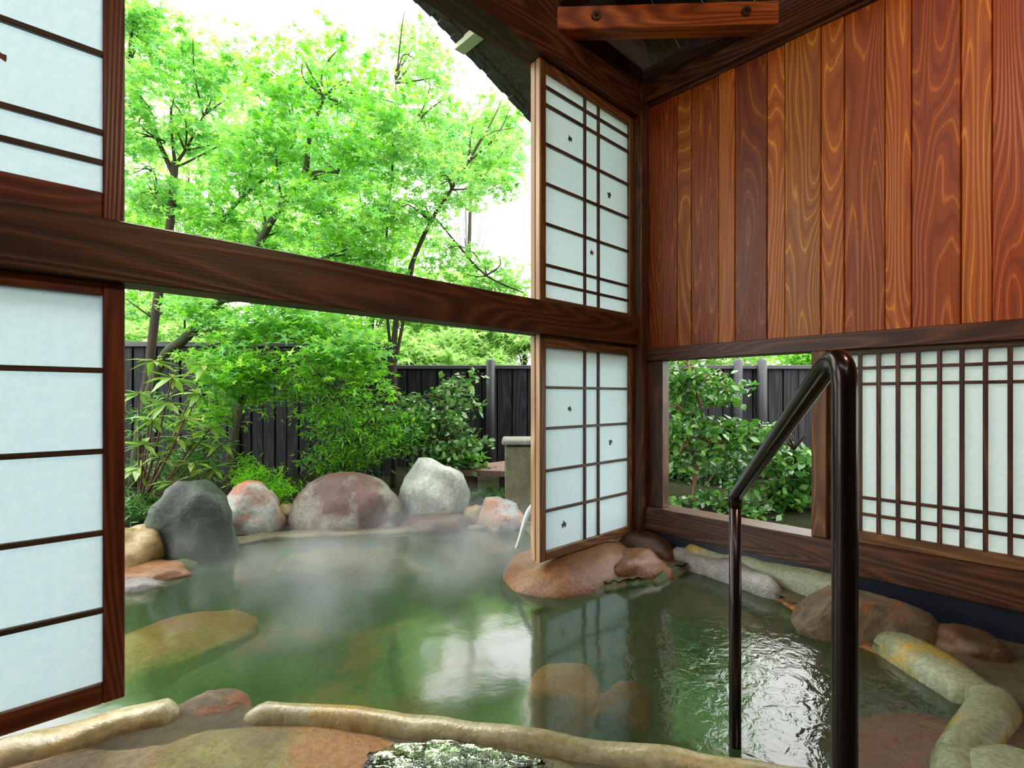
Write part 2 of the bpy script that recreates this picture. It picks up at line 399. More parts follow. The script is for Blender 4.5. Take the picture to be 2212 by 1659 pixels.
# roof: boards sloping down towards the right wall
RS = -.366
def rz(x): return 3.33 + RS * (x - WX)
rf = thing('roof', (0, 0, 3.3), kind='structure')
yb = -2.9; k = 0
while yb < 2.86:
    y1 = min(yb + .235, 2.89); x0, x1 = -3.2, 3.55
    z0, z1 = rz(x0), rz(x1); t_ = .03
    V = [(x0, yb, z0), (x1, yb, z1), (x1, y1, z1), (x0, y1, z0), (x0, yb, z0 + t_), (x1, yb, z1 + t_), (x1, y1, z1 + t_), (x0, y1, z0 + t_)]
    o = link('board', mesh_of('board', V, [(0, 3, 2, 1), (4, 5, 6, 7), (0, 1, 5, 4), (1, 2, 6, 5), (2, 3, 7, 6), (3, 0, 4, 7)]), None, roofW); rel(o, rf)
    yb += .24; k += 1
def slope_beam(name, y0, y1, x0, x1, dz, h, mat, parent):
    z0, z1 = rz(x0) - dz, rz(x1) - dz
    V = [(x0, y0, z0 - h), (x1, y0, z1 - h), (x1, y1, z1 - h), (x0, y1, z0 - h), (x0, y0, z0), (x1, y0, z1), (x1, y1, z1), (x0, y1, z0)]
    o = link(name, mesh_of(name, V, [(0, 3, 2, 1), (4, 5, 6, 7), (0, 1, 5, 4), (1, 2, 6, 5), (2, 3, 7, 6), (3, 0, 4, 7)]), None, mat); return rel(o, parent)
for yv in (-2.3, -1.85, -1.4, -.95, -.5, -.05, .4, .85, 1.3): slope_beam('rafter', yv, yv + .06, -3.1, 3.5, .001, .085, rafterW, rf)
for yv in (2.05, 2.25, 2.5): slope_beam('rafter', yv, yv + .045, -3.1, 3.5, .001, .05, roofW, rf)
slope_beam('verge_board', 2.86, 2.90, -3.2, 3.55, -.09, .10, roofW, rf)
# thick shingled verge with a broken lower edge
bm = bmesh.new()
for i in range(120):
    xa = -3.2 + 6.75 * i / 120; xb = xa + 6.75 / 120; hh = .02 + .03 * random.random()
    za, zb = rz(xa), rz(xb)
    vs = [bm.verts.new(v) for v in ((xa, 2.90, za - hh + .03), (xb, 2.90, zb - hh + .03), (xb, 2.96, zb - hh + .03), (xa, 2.96, za - hh + .03),
                                     (xa, 2.90, za + .16), (xb, 2.90, zb + .16), (xb, 2.96, zb + .16), (xa, 2.96, za + .16))]
    for f in ((0, 3, 2, 1), (4, 5, 6, 7), (0, 1, 5, 4), (1, 2, 6, 5), (2, 3, 7, 6), (3, 0, 4, 7)): bm.faces.new([vs[j] for j in f])
me = bpy.data.meshes.new('shingle_edge'); bm.to_mesh(me); bm.free()
shing = plain('weathered_shingle', (.035, .036, .038), .8, bumps=.8, bscale=40)
tag(rel(link('shingle_edge', me, None, shing), rf), kind='stuff')
pq = P(1012, 84, 3.62)
box('eave_bracket', (pq.x - .045, 2.72, rz(pq.x) - .03), (pq.x + .045, 2.975, rz(pq.x) + .035), plain('pale_painted_end', (.62, .62, .42), .6), rf)
box('purlin', (1.0, -2.7, 3.90), (1.12, 2.0, 4.0), rafterW, rf)
tag(box('tie_beam', (2.02, -2.7, 3.10), (2.13, WY + .05, 3.24), rafterW), kind='structure')
# corner brace across the two plates, with bolt heads
br = thing('corner_brace', (2.43, 1.40, 2.99), 'reddish wooden brace across the corner below the roof with two bolt heads', 'brace', kind='structure')
br.rotation_euler = (0, 0, math.radians(-45))
me, c = box_me('brace_timber', (-.64, -.05, -.06), (.64, .05, .06), .006)
link('brace_timber', me, br, braceW)
boltM = plain('bolt_iron', (.10, .05, .035), .4, metal=.6)
for xb in (-.385, .385):
    V, Fc = tube_data([(xb, -.05, 0), (xb, -.062, 0), (xb, -.0625, 0)], [.026, .024, .010], 14)
    b_ = link('bolt_plate', mesh_of('bolt_plate', V, Fc), br, boltM)
    V, Fc = tube_data([(xb, -.062, 0), (xb, -.082, 0)], [.011, .010], 6)
    link('bolt_head', mesh_of('bolt_head', V, Fc), b_, boltM)

# ------------------------------------------------------------------ floor, pool bed, ground, water
tag(grid_obj('floor', -2.8, 2.83, -2.7, 1.84, .028, lambda X, Y, D: .035 + .02 * nz2(X, Y, 3.1) + .004 * nz2(X, Y, 16, 3),
             lambda X, Y, D: D < -.0, floorM), kind='structure')
bedM = rockmat('pool_bed', [(.03, .06, .02), (.08, .12, .035), (.13, .11, .03)], 2.5, .8, patch=(.30, .13, .03), patch_amt=.2)
tag(grid_obj('pool_bed', -.7, 3.0, -.3, 4.1, .05, lambda X, Y, D: np.clip(.01 - 1.6 * D, -.42, .02) + .03 * nz2(X, Y, 3.3, 5),
             lambda X, Y, D: D > -.10, bedM), kind='structure')
def gz(X, Y, D):
    z = .03 + .05 * nz2(X, Y, .9, 2) + .10 * np.clip((-D - .3) / 1.5, 0, 1)
    return z
tag(grid_obj('ground', -7, 14, -7, 15, .11, gz, lambda X, Y, D: (D < -.02) & ~((X < 2.86) & (X > -2.85) & (Y < 1.86) & (Y > -2.75)), soil), kind='structure')
def watermat():
    n = NT('milky_spring_water'); g = n('NewGeometry')
    mp = n('Mapping', i={'Vector': g.outputs['Position'], 'Scale': (1, 1, 1)})
    n1 = n('TexNoise', i={'Vector': mp.outputs[0], 'Scale': 2.2, 'Detail': 2.0, 'Roughness': .5})
    n2 = n('TexNoise', i={'Vector': mp.outputs[0], 'Scale': 17.0, 'Detail': 3.0, 'Roughness': .6, 'Distortion': .6})
    # ripples live where the flow disturbs the water beside the hand rail and die away elsewhere
    dv = n('VectorMath', operation='DISTANCE', i={0: g.outputs['Position'], 1: (2.0, .62, 0)})
    msk = n.ramp(dv.outputs['Value'], [(.25, (1,) * 3), (.75, (.06,) * 3)])
    h = n.math('ADD', n.math('MULTIPLY', n1.outputs[0], .35), n.math('MULTIPLY', n.math('MULTIPLY', n2.outputs[0], msk), .35))
    b = n('Bump', i={'Height': h, 'Strength': .5, 'Distance': .03})
    fr = n('Fresnel', i={'IOR': 1.62, 'Normal': b.outputs[0]})
    gl = n('BsdfGlossy', i={'Color': (1, 1, 1, 1), 'Roughness': .10, 'Normal': b.outputs[0]})
    milk = n('BsdfDiffuse', i={'Color': (.075, .14, .06, 1)})
    tr = n('BsdfTransparent', i={'Color': (.93, .97, .86, 1)})
    body = n('MixShader', i={0: .24, 1: tr.outputs[0], 2: milk.outputs[0]})
    m = n('MixShader', i={0: fr.outputs[0], 1: body.outputs[0], 2: gl.outputs[0]})
    return n.done(m.outputs[0])
watM = watermat()
tag(grid_obj('water', -.7, 3.0, -.3, 4.1, .05, lambda X, Y, D: 0 * X, lambda X, Y, D: D > -.09, watM), kind='structure')

# ------------------------------------------------------------------ rocks
def rock_me(name, rx, ry, rz_, seed, rough=.16, cuts=9, sub=4, flat=.0):
    r = random.Random(seed); bm = bmesh.new(); bmesh.ops.create_icosphere(bm, subdivisions=sub, radius=1)
    pl = []
    for _ in range(cuts):
        v = Vector((r.gauss(0, 1), r.gauss(0, 1), r.gauss(0, .8))).normalized(); pl.append((v, r.uniform(.72, .95)))
    if flat: pl.append((Vector((0, 0, 1)), 1 - flat))
    off = Vector((r.uniform(-50, 50), r.uniform(-50, 50), r.uniform(-50, 50)))
    for v in bm.verts:
        d = v.co.normalized(); rad = 1.0
        for n_, h in pl:
            q = d.dot(n_)
            if q > 0: 
                lim = h / q
                if lim < rad: rad = lim + (rad - lim) * .12
        rad *= 1 + rough * (mnoise.noise(d * 1.3 + off) + .45 * mnoise.noise(d * 3.1 + off) + .22 * mnoise.noise(d * 7.3 + off))
        rad *= 1 + rough * .12 * mnoise.noise(d * 17 + off)
        v.co = Vector((d.x * rad * rx, d.y * rad * ry, d.z * rad * rz_))
    me = bpy.data.meshes.new(name); bm.to_mesh(me); bm.free(); me.polygons.foreach_set('use_smooth', [True] * len(me.polygons))
    return me
def rock(label, l, r, top, s, mat, seed, dr=.8, group=None, name='boulder', rough=.16, cuts=9, flat=0, sink=.45, tilt=0, rot=0):
    """l..r and top are the outline in the photograph, s the distance of its middle"""
    w = (r - l) * s / F / 2 * 1.04; zt = CAMZ - (top - HOR) / F * s
    c = P((l + r) / 2, HOR, s); hz = (zt + .06) / (2 - sink) * 1.06; 
    me = rock_me(name, w, w * dr, hz, seed, rough, cuts, 4, flat)
    o = link(name, me, None, mat); o.location = (c.x, c.y, zt - hz * .95)
    o.rotation_euler = (0, tilt, YAW - math.pi / 2 + rot)
    return tag(o, label, 'rock', group)
mR1 = rockmat('dark_green_rock', [(.022, .03, .022), (.05, .065, .048), (.12, .145, .11)], 3.2, .4, spec=.25)
mR2 = rockmat('grey_pink_rock', [(.22, .24, .2), (.36, .38, .33), (.48, .50, .44)], 3, .4, patch=(.42, .15, .08), patch_amt=.28)
mR3 = rockmat('red_brown_rock', [(.06, .04, .035), (.13, .07, .055), (.19, .10, .08)], 4, .4, spec=.3, patch=(.27, .26, .20), patch_amt=.22)
mR4 = rockmat('pale_grey_rock', [(.20, .23, .18), (.38, .41, .35), (.58, .61, .56)], 3, .4)
mR5 = rockmat('ochre_rock', [(.22, .15, .05), (.38, .28, .11), (.46, .38, .2)], 3.5, .35)
mOr = rockmat('orange_rock', [(.11, .045, .016), (.23, .10, .035), (.31, .18, .08)], 4, .3)
mSub = rockmat('submerged_orange_rock', [(.42, .14, .03), (.66, .26, .05), (.75, .40, .10)], 4, .6)
mDk = rockmat('dark_brown_rock', [(.03, .018, .01), (.09, .045, .02), (.2, .1, .04)], 5, .35)
mRed = rockmat('submerged_red_rock', [(.60, .05, .02), (.85, .10, .04), (.85, .30, .10)], 4, .5)
mRim = rockmat('pale_rim_stone', [(.24, .20, .10), (.38, .34, .19), (.50, .47, .31)], 3, .18, bump=.3, patch=(.36, .24, .07), patch_amt=.22)
mRimG = rockmat('greenish_rim_stone', [(.16, .17, .08), (.27, .30, .17), (.36, .39, .26)], 5, .10, bump=.3, patch=(.50, .32, .03), patch_amt=.22)
mRimW = rockmat('white_rim_stone', [(.22, .20, .17), (.40, .39, .36), (.62, .62, .62)], 7, .3, bump=.6)
mPor = rockmat('porous_brown_rock', [(.07, .04, .016), (.18, .12, .06), (.30, .24, .14)], 13, .35, bump=1.0, patch=(.34, .12, .03), patch_amt=.16)
mSlab = rockmat('wet_ochre_slab', [(.13, .09, .015), (.22, .19, .04), (.32, .32, .09)], 5, .10, bump=1.0, patch=(.34, .15, .03), patch_amt=.32, spec=.8)
mSlabG = rockmat('wet_green_slab', [(.08, .08, .03), (.17, .17, .07), (.26, .25, .13)], 5, .06, bump=.9, spec=1)
rock('dark green boulder at the left end of the far pool edge', 326, 500, 1040, 3.2, mR1, 3, .8, tilt=-.12)
rock('grey boulder with orange pink patches right of the dark green boulder', 486, 614, 1042, 3.75, mR2, 12, .8)
rock('wide red brown boulder in the middle of the far pool edge', 632, 872, 1026, 3.95, mR3, 23, .7, cuts=6, rough=.10)
rock('tall pale grey boulder right of the red brown boulder', 862, 1010, 988, 4.1, mR4, 31, .8, cuts=16, rough=.2)
rock('dark brown ledge rock below the tall pale boulder', 868, 1030, 1105, 3.86, mDk, 37, .6, flat=.3)
rock('small ochre rock between the grey pink and the red brown boulders', 585, 650, 1090, 3.95, mR5, 41)
rock('small square ochre rock left of the low grey rock', 1003, 1062, 1086, 4.0, mR5, 47, flat=.25)
rock('low grey rock with rusty base beside the pouring water', 1032, 1132, 1076, 3.9, rockmat('grey_rusty_rock', [(.17, .17, .16), (.33, .34, .33), (.5, .5, .5)], 5, .4, patch=(.40, .17, .08), patch_amt=.2), 52)
rock('pale low rock at the left door edge below the dark green boulder', 225, 350, 1130, 3.0, mR5, 55, 1.0, flat=.2)
rock('flat orange rock at the waterline on the left side of the pool', 200, 415, 1215, 2.85, mOr, 58, .6, flat=.3)
rock('grey rock half sunk at the left side of the pool', 215, 350, 1245, 2.68, rockmat('grey_violet_rock', [(.10, .09, .085), (.2, .18, .17), (.3, .27, .25)], 4, .4), 61, .7, flat=.3)
def rock_at(label, x, y, z, rx, ry, rz_, mat, seed, rotz=0, flat=0, rough=.14, cuts=8, name='boulder', kind=None, cat='rock'):
    me = rock_me(name, rx, ry, rz_, seed, rough, cuts, 4, flat); o = link(name, me, None, mat)
    o.location = (x, y, z); o.rotation_euler = (0, 0, rotz); return tag(o, label, cat, None, kind)
rock_at('broad orange brown rock under the right paper door', 2.28, 1.93, -.03, .50, .36, .19, mOr, 71, .1, flat=.2, rough=.08)
rock_at('dark brown rock at the foot of the corner post', 2.74, 1.74, .0, .20, .22, .17, mDk, 77, .3, flat=.1)
rock_at('porous brown boulder below the lattice window at the pool edge', 2.56, .58, -.02, .23, .30, .20, mPor, 83, .5, flat=.1, rough=.14)
rock_at('dark rock behind the porous brown boulder on the floor', 2.62, .22, .02, .10, .14, .09, mDk, 88, .3)
rock_at('orange brown rock between the corner post and the broad orange rock', 2.50, 1.62, -.03, .27, .17, .15, mOr, 73, -.3, flat=.1, rough=.2)
rock_at('brown ledge under water below the white rim stone', 2.50, 1.22, -.15, .16, .34, .13, mOr, 75, -.2, flat=.2)
rock_at('brown ledge under water in front of the porous boulder', 2.26, .82, -.15, .17, .26, .125, mOr, 76, .5, flat=.2)
rock_at('rounded orange rock under water in front of the paper door', 1.40, 1.23, -.12, .17, .15, .115, mSub, 91, 0)
rock_at('small orange rock under water right of the rounded one', 1.50, 1.03, -.11, .12, .10, .10, mSub, 94, 0)
rock_at('red rock under water beside the front handrail post', 1.86, .24, -.125, .32, .24, .125, mRed, 97, .4, flat=.2)
rock_at('brown ledge under water on the left side of the pool', .42, 2.72, -.14, .36, .26, .11, mSub, 99, .2)
lg = G(760, 1200, -.06)
rock_at('ochre ledge under water in front of the red brown boulder', lg.x, lg.y, -.14, .52, .2, .13, mR5, 101, YAW - math.pi / 2, flat=.2)
p_ = G(1935, 1385, .03)
rock_at('small white rock at the inner side of the green rim stone', p_.x - .02, p_.y + .02, .0, .055, .035, .05, mRimW, 103, .3)

def ridge(label, pts, w, h, mat, seed, name='rim_stone', z=.0, group=None, rough=.18):
    """a long worn stone swept along points (x, y)"""
    pts3 = [Vector((p[0], p[1], 0)) for p in pts]
    path, ww = smooth_path(pts3, w if hasattr(w, '__len__') else [w] * len(pts3), 8)
    r = random.Random(seed); off = Vector((r.uniform(-9, 9), r.uniform(-9, 9), 0)); V = []; Fc = []; S = 14; n_ = len(path)
    for i, p in enumerate(path):
        d = (path[min(i + 1, n_ - 1)] - path[max(i - 1, 0)]).normalized(); sd = Vector((d.y, -d.x, 0))
        e = min(1, math.sqrt(max(0.02, min(i, n_ - 1 - i) / 3)))
        for k in range(S):
            a = 2 * math.pi * k / S; cx = math.copysign(abs(math.cos(a)) ** .75, math.cos(a)); cz = math.copysign(abs(math.sin(a)) ** .8, math.sin(a))
            q = p + sd * cx * ww[i] * e
            nn = 1 + rough * (mnoise.noise(q * 5 + off + Vector((0, 0, k))) + .6 * mnoise.noise(q * 14 + off))
            V.append(p + sd * cx * ww[i] * e * nn + Vector((0, 0, z + cz * h * e * (1 + rough * 1.2 * mnoise.noise(q * 7 - off)))))
    for i in range(n_ - 1):
        for k in range(S): Fc.append((i * S + k, i * S + (k + 1) % S, (i + 1) * S + (k + 1) % S, (i + 1) * S + k))
    Fc.append(tuple(range(S - 1, -1, -1))); Fc.append(tuple((n_ - 1) * S + k for k in range(S)))
    c = sum(path, Vector()) / n_
    o = link(name, mesh_of(name, [v - c for v in V], Fc, True), None, mat); o.location = c
    return tag(o, label, 'stone', group)
def g2(px, py, z=.07): 
    p = G(px, py, z); return (p.x, p.y)
RG = 'rim stones around the pool'
ridge('long pale curved rim stone along the front of the pool', [g2(520, 1522), g2(700, 1532), g2(900, 1553), g2(1150, 1588), g2(1400, 1622), g2(1600, 1652), g2(1790, 1680), (1.50, .22), (1.56, .05)],
      [.032, .042, .044, .046, .046, .047, .05, .06, .06], .078, mRim, 5, group=RG, rough=.12)
ridge('pale rim stone under the left paper door', [(-.55, 2.0), g2(0, 1618), g2(150, 1578), g2(280, 1538), g2(395, 1512)], [.08, .075, .075, .065, .055], .08, mRim, 9, group=RG, rough=.2)
ridge('green grey rim stone slanting beside the porous boulder', [g2(1905, 1352), g2(1980, 1392), g2(2060, 1440), g2(2125, 1485)], [.085, .10, .09, .07], .075, mRimG, 12, group=RG, rough=.07)
ridge('pale green rim stone bending towards the front at the right', [g2(2135, 1480), g2(2148, 1512), g2(2105, 1565), g2(2075, 1615), g2(2110, 1690), (1.80, -.12)], [.065, .07, .065, .06, .065, .07], .085, mRimG, 15, group=RG, rough=.14)
ridge('whitish rim stone along the foot of the plank wall', [(2.80, 1.62), (2.80, 1.40), (2.76, 1.18), (2.66, .92)], [.07, .08, .075, .06], .095, mRimW, 18, group=RG, rough=.25)
ridge('grey green outer stone between the rim and the sill beam', [(2.83, 1.55), (2.85, 1.30), (2.84, 1.05), (2.80, .80), (2.80, .62)], [.05, .07, .08, .08, .06], .145, mRimG, 22, group=RG, rough=.2)
rk = G(455, 1517, .04)
rock_at('brown rock wedged between the two front rim stones', rk.x, rk.y, -.005, .13, .08, .075, mPor, 111, YAW - math.pi / 2, flat=.2)
def slab(label, px, py, rx, ry, mat, seed, rotz, zt=.055):
    p = G(px, py, zt); me = rock_me('paving_stone', rx, ry, .06, seed, .10, 6, 4, .35); o = link('paving_stone', me, None, mat)
    o.location = (p.x, p.y, zt - .045); o.rotation_euler = (0, 0, rotz); return tag(o, label, 'stone', 'wet stones in front of the pool')
ridge('brown ledge stone along the waterline below the far boulders', [(.80, 3.72), (1.0, 3.82), (1.31, 3.72), (1.90, 3.34), (2.33, 3.09), (2.66, 2.78)], [.06, .07, .07, .06, .06, .06], .035, rockmat('olive_ledge', [(.05, .045, .02), (.12, .10, .045), (.2, .16, .07)], 6, .35), 131, group=None, name='ledge_stone', rough=.5)
slab('large wet ochre stone in front of the brown wedged rock', 590, 1668, .50, .235, mSlab, 201, YAW - math.pi / 2 - .1)
slab('dark wet green stone with white reflections in front of the long rim', 1060, 1712, .36, .23, mSlabG, 207, YAW - math.pi / 2 - .15)
slab('wet brown stone below the left paper door', 110, 1695, .33, .19, rockmat('wet_brown_slab', [(.12, .07, .03), (.25, .16, .07), (.34, .25, .13)], 4, .2, bump=.7), 213, YAW - math.pi / 2 + .35)
slab('brown green wet stone beside the handrail foot', 1480, 1762, .30, .18, mSlab, 219, YAW - math.pi / 2 - .2, .05)
slab('rough brown green stone at the bottom right corner', 2200, 1650, .13, .12, mRimG, 225, 0, .10)

def puddlemat():
    n = NT('shallow_water'); g = n('NewGeometry'); nz = n('TexNoise', i={'Vector': g.outputs['Position'], 'Scale': 28.0, 'Detail': 4.0})
    b = n('Bump', i={'Height': nz.outputs[0], 'Strength': .45, 'Distance': .015}); fr = n('Fresnel', i={'IOR': 1.6, 'Normal': b.outputs[0]})
    gl = n('BsdfGlossy', i={'Roughness': .04, 'Normal': b.outputs[0]}); tr = n('BsdfTransparent', i={'Color': (.85, .9, .78, 1)})
    return n.done(n('MixShader', i={0: fr.outputs[0], 1: tr.outputs[0], 2: gl.outputs[0]}).outputs[0])
pp_ = G(1000, 1655, .062)
pu = link('puddle', rock_me('puddle', .20, .085, .004, 301, .5, 0, 4), None, puddlemat()); pu.location = (pp_.x, pp_.y, .062); pu.rotation_euler = (0, 0, YAW - math.pi / 2 - .12)
tag(pu, 'shallow rippled puddle on the wet stones in front of the long rim', 'puddle')
# stone pillar, slab seat and pouring water outside
pc = P(1132, HOR, 4.25)
pil = thing('stone_pillar', (pc.x, pc.y, .05), 'square mossy stone pillar with a flat cap behind the right paper door', 'pillar')
mPil = rockmat('mossy_pillar_stone', [(.06, .06, .025), (.12, .11, .055), (.19, .18, .10)], 5, .6)
zt = CAMZ - (948 - HOR) / F * 4.25
me, c = box_me('shaft', (-.16, -.16, -.2), (.16, .16, zt - .10), .012); o = link('shaft', me, pil, mPil); o.location = (0, 0, (zt - .10 - .2) / 2); o.rotation_euler = (0, 0, YAW)
me, c = box_me('cap', (-.185, -.185, 0), (.185, .185, .045), .012); o = link('cap', me, pil, rockmat('pillar_cap_stone', [(.12, .12, .09), (.2, .2, .16), (.28, .28, .24)], 5, .6)); o.location = (0, 0, zt - .065); o.rotation_euler = (0, 0, YAW)
sb = P(1050, HOR, 4.75)
zt2 = CAMZ - (1010 - HOR) / F * 4.75
bn = thing('stone_bench', (sb.x, sb.y, .05), 'low bench of one reddish brown stone slab left of the mossy pillar', 'bench')
V = []
tri = [(-.36, -.16), (.22, -.24), (.42, .05), (.22, .55), (.0, .32)]
for z in (-.05, .0): V += [(RT * x + FW * y_ + Vector((0, 0, zt2 - .05 + z))) for x, y_ in tri]
n_ = len(tri)
link('seat', mesh_of('seat', V, [tuple(range(n_ - 1, -1, -1)), tuple(range(n_, 2 * n_))] + [(k, (k + 1) % n_, n_ + (k + 1) % n_, n_ + k) for k in range(n_)]), bn,
     rockmat('reddish_slab', [(.10, .05, .035), (.19, .10, .07), (.26, .15, .11)], 4, .5))
for dx in (-.16, .2):
    q = RT * dx + FW * .05; me, c = box_me('leg', (-.06, -.06, -.1), (.06, .06, zt2 - .1), .01); o = link('leg', me, bn, mDk); o.location = (q.x, q.y, (zt2 - .2) / 2)
def streammat():
    n = NT('falling_water'); p = n('BsdfPrincipled', i={'Base Color': (.8, .85, .82, 1), 'Roughness': .15, 'Transmission Weight': .35, 'IOR': 1.2}); return n.done(p.outputs[0])
st = [P(1165, 1085, 2.95), P(1150, 1095, 2.92), P(1140, 1110, 2.9), P(1131, 1135, 2.88), P(1122, 1165, 2.86), P(1115, 1185, 2.85)]
tag(tube('water_stream', st, [.016, .018, .017, .013, .010, .009], streammat(), None, 10), 'thin white stream of water pouring into the pool beside the door edge', 'water')
# ------------------------------------------------------------------ handrail
npz = P(1825, HOR, .80); fp = P(1588, HOR, 1.45)
jz = CAMZ - (1072 - HOR) / F * 1.45; tz = 1.088
hr = thing('handrail', (npz.x, npz.y, 0), 'dark bronzed steel handrail sloping down into the water', 'handrail')
A = Vector((npz.x, npz.y, tz)); Bp = Vector((fp.x, fp.y, jz)); dirD = (Bp - A).normalized()
R = .055; r0 = .0182
arc = [Vector((npz.x, npz.y, -.02)), Vector((npz.x, npz.y, .4)), Vector((npz.x, npz.y, tz - R * 1.5))]
for k in range(1, 9):
    t = k / 9; p0 = arc[2]; p1 = A; p2 = A + dirD * R * 1.5
    arc.append(p0 * (1 - t) ** 2 + p1 * 2 * t * (1 - t) + p2 * t * t)
arc += [A + dirD * R * 1.5, Bp - dirD * .02, Bp]
V, Fc = tube_data(arc, r0, 24); V = [v - hr.location for v in V]
link('rail_pipe', mesh_of('rail_pipe', V, Fc, True), hr, chrome)
V, Fc = tube_data([Vector((fp.x, fp.y, jz + .012)), Vector((fp.x, fp.y, .3)), Vector((fp.x, fp.y, -.3))], .0165, 20); V = [v - hr.location for v in V]
link('lower_post', mesh_of('lower_post', V, Fc, True), hr, chrome)
V, Fc = tube_data([Vector((fp.x, fp.y, jz + .02)), Vector((fp.x, fp.y, jz - .03))], [.019, .0185], 20); V = [v - hr.location for v in V]
link('joint_collar', mesh_of('joint_collar', V, Fc, True), hr, chrome)
V, Fc = tube_data([Vector((npz.x, npz.y, .02)), Vector((npz.x, npz.y, .05)), Vector((npz.x, npz.y, .052))], [.045, .042, .02], 24); V = [v - hr.location for v in V]
link('floor_flange', mesh_of('floor_flange', V, Fc, True), hr, chrome)

# ------------------------------------------------------------------ fences
def fence(label, p0, p1, ztop, bw, zcap, posts, group='dark board fences around the garden', gap=.012):
    p0 = Vector((p0[0], p0[1], 0)); p1 = Vector((p1[0], p1[1], 0)); L = (p1 - p0).length; a = math.atan2(p1.y - p0.y, p1.x - p0.x)
    f = thing('board_fence', p0, label, 'fence', group); f.rotation_euler = (0, 0, a)
    n_ = int(L / bw); bw = L / n_
    meshes = []
    for v in range(4):
        me, c = box_me('board', (0, 0, 0), (bw - gap, .02, ztop - .0), .004); me.materials.append(fenceW); meshes.append(me)
    for k in range(n_):
        o = link('board', meshes[k % 4], f); o.location = ((k + .5) * bw, .012 * (k % 2), ztop / 2 - .01)
    me, c = box_me('backing', (0, .035, 0), (L, .045, ztop), 0); o = link('backing', me, f, fenceW); o.location = (L / 2, .04, ztop / 2)
    me, c = box_me('cap_rail', (0, 0, 0), (L, .11, zcap), .006); o = link('cap_rail', me, f, fenceC); o.location = (L / 2, 0.01, ztop + zcap / 2 - .01)
    for q in posts:
        V, Fc = tube_data([(q, -.05, 0), (q, -.05, ztop + .09), (q, -.05, ztop + .115)], [.058, .058, .035], 12); link('post', mesh_of('post', V, Fc, True), f, fenceC)
    return f
def xy(px, s): v = P(px, HOR, s); return (v.x, v.y)
fence('black board fence left of the garden behind the leaning tree', xy(-250, 5.6), xy(850, 5.6), CAMZ + (857 - 748) / F * 5.6, .13, .05, (1.5, 3.9))
pA, pB = xy(846, 6.3), xy(2700, 6.3)
L2 = math.dist(pA, pB)
fence('dark grey board fence with flat cap and round posts at the garden end', pA, pB, CAMZ + (857 - 796) / F * 6.3, .185, .05,
      ((1060 - 846) * 6.3 / F, (1590 - 846) * 6.3 / F, (1642 - 846) * 6.3 / F))

# ------------------------------------------------------------------ plants
def place_leaves(blobs, size, n_per, seed, spray=.13, tilt=.45, jitter=.35, drop=.25, clump=16):
    """blobs: (centre, radii, weight) -> arrays of leaf positions, frames, sizes"""
    r = np.random.default_rng(seed); pos = []
    for c, rad, wgt in blobs:
        m = max(1, int(n_per * wgt / clump))
        d = r.normal(size=(m, 3)); d /= np.linalg.norm(d, axis=1)[:, None]; d *= r.random((m, 1)) ** (1 / 2.2)
        cen = np.array(c) + d * np.array(rad)
        th = r.random(m) * 6.28; sl = r.normal(size=m) * .25
        for q in range(clump):
            a = th + r.normal(size=m) * .9; L = r.random(m) * spray * 1.6
            p = cen + np.stack([np.cos(a) * L, np.sin(a) * L, L * (sl - drop) + r.normal(size=m) * spray * .14], 1)
            pos.append(p)
    pos = np.concatenate(pos); N = len(pos)
    n_ = r.normal(size=(N, 3)) * tilt + np.array([0, 0, 1]); n_ /= np.linalg.norm(n_, axis=1)[:, None]
    h = r.normal(size=(N, 3)); h[:, 2] -= .3; u = np.cross(h, n_); u /= np.linalg.norm(u, axis=1)[:, None]; v = np.cross(n_, u)
    s = size * (1 + jitter * (r.random(N) * 2 - 1))
    return pos, u, v, n_, s
def leaf_cols(N, pal, r):
    pal = np.array(pal); i = r.integers(0, len(pal), N); j = r.integers(0, len(pal), N); t = r.random((N, 1))
    return (pal[i] * t + pal[j] * (1 - t)) * (.85 + .3 * r.random((N, 1)))
def leaf_mesh(name, data, tmpl, cols):
    pos, u, v, n_, s = data; T, Fc = tmpl; K = len(T); N = len(pos)
    V = (pos[:, None, :] + s[:, None, None] * (T[None, :, 0:1] * u[:, None, :] + T[None, :, 1:2] * v[:, None, :] + T[None, :, 2:3] * n_[:, None, :])).reshape(-1, 3)
    fl = [len(f) for f in Fc]; flat = np.concatenate([np.array(f) for f in Fc])
    loops = (flat[None, :] + (np.arange(N) * K)[:, None]).ravel()
    me = bpy.data.meshes.new(name); me.vertices.add(len(V)); me.vertices.foreach_set('co', V.ravel().astype(np.float32))
    me.loops.add(len(loops)); me.loops.foreach_set('vertex_index', loops.astype(np.int32))
    tot = np.tile(np.array(fl), N); st_ = np.concatenate([[0], np.cumsum(tot)[:-1]])
    me.polygons.add(len(tot)); me.polygons.foreach_set('loop_start', st_.astype(np.int32)); me.polygons.foreach_set('loop_total', tot.astype(np.int32))
    a = me.color_attributes.new('tint', 'FLOAT_COLOR', 'POINT')
    c4 = np.concatenate([np.repeat(cols, K, 0), np.ones((N * K, 1))], 1); a.data.foreach_set('color', c4.ravel().astype(np.float32))
    me.update(calc_edges=True); return me
CAMP = np.array([0, 0, CAMZ])
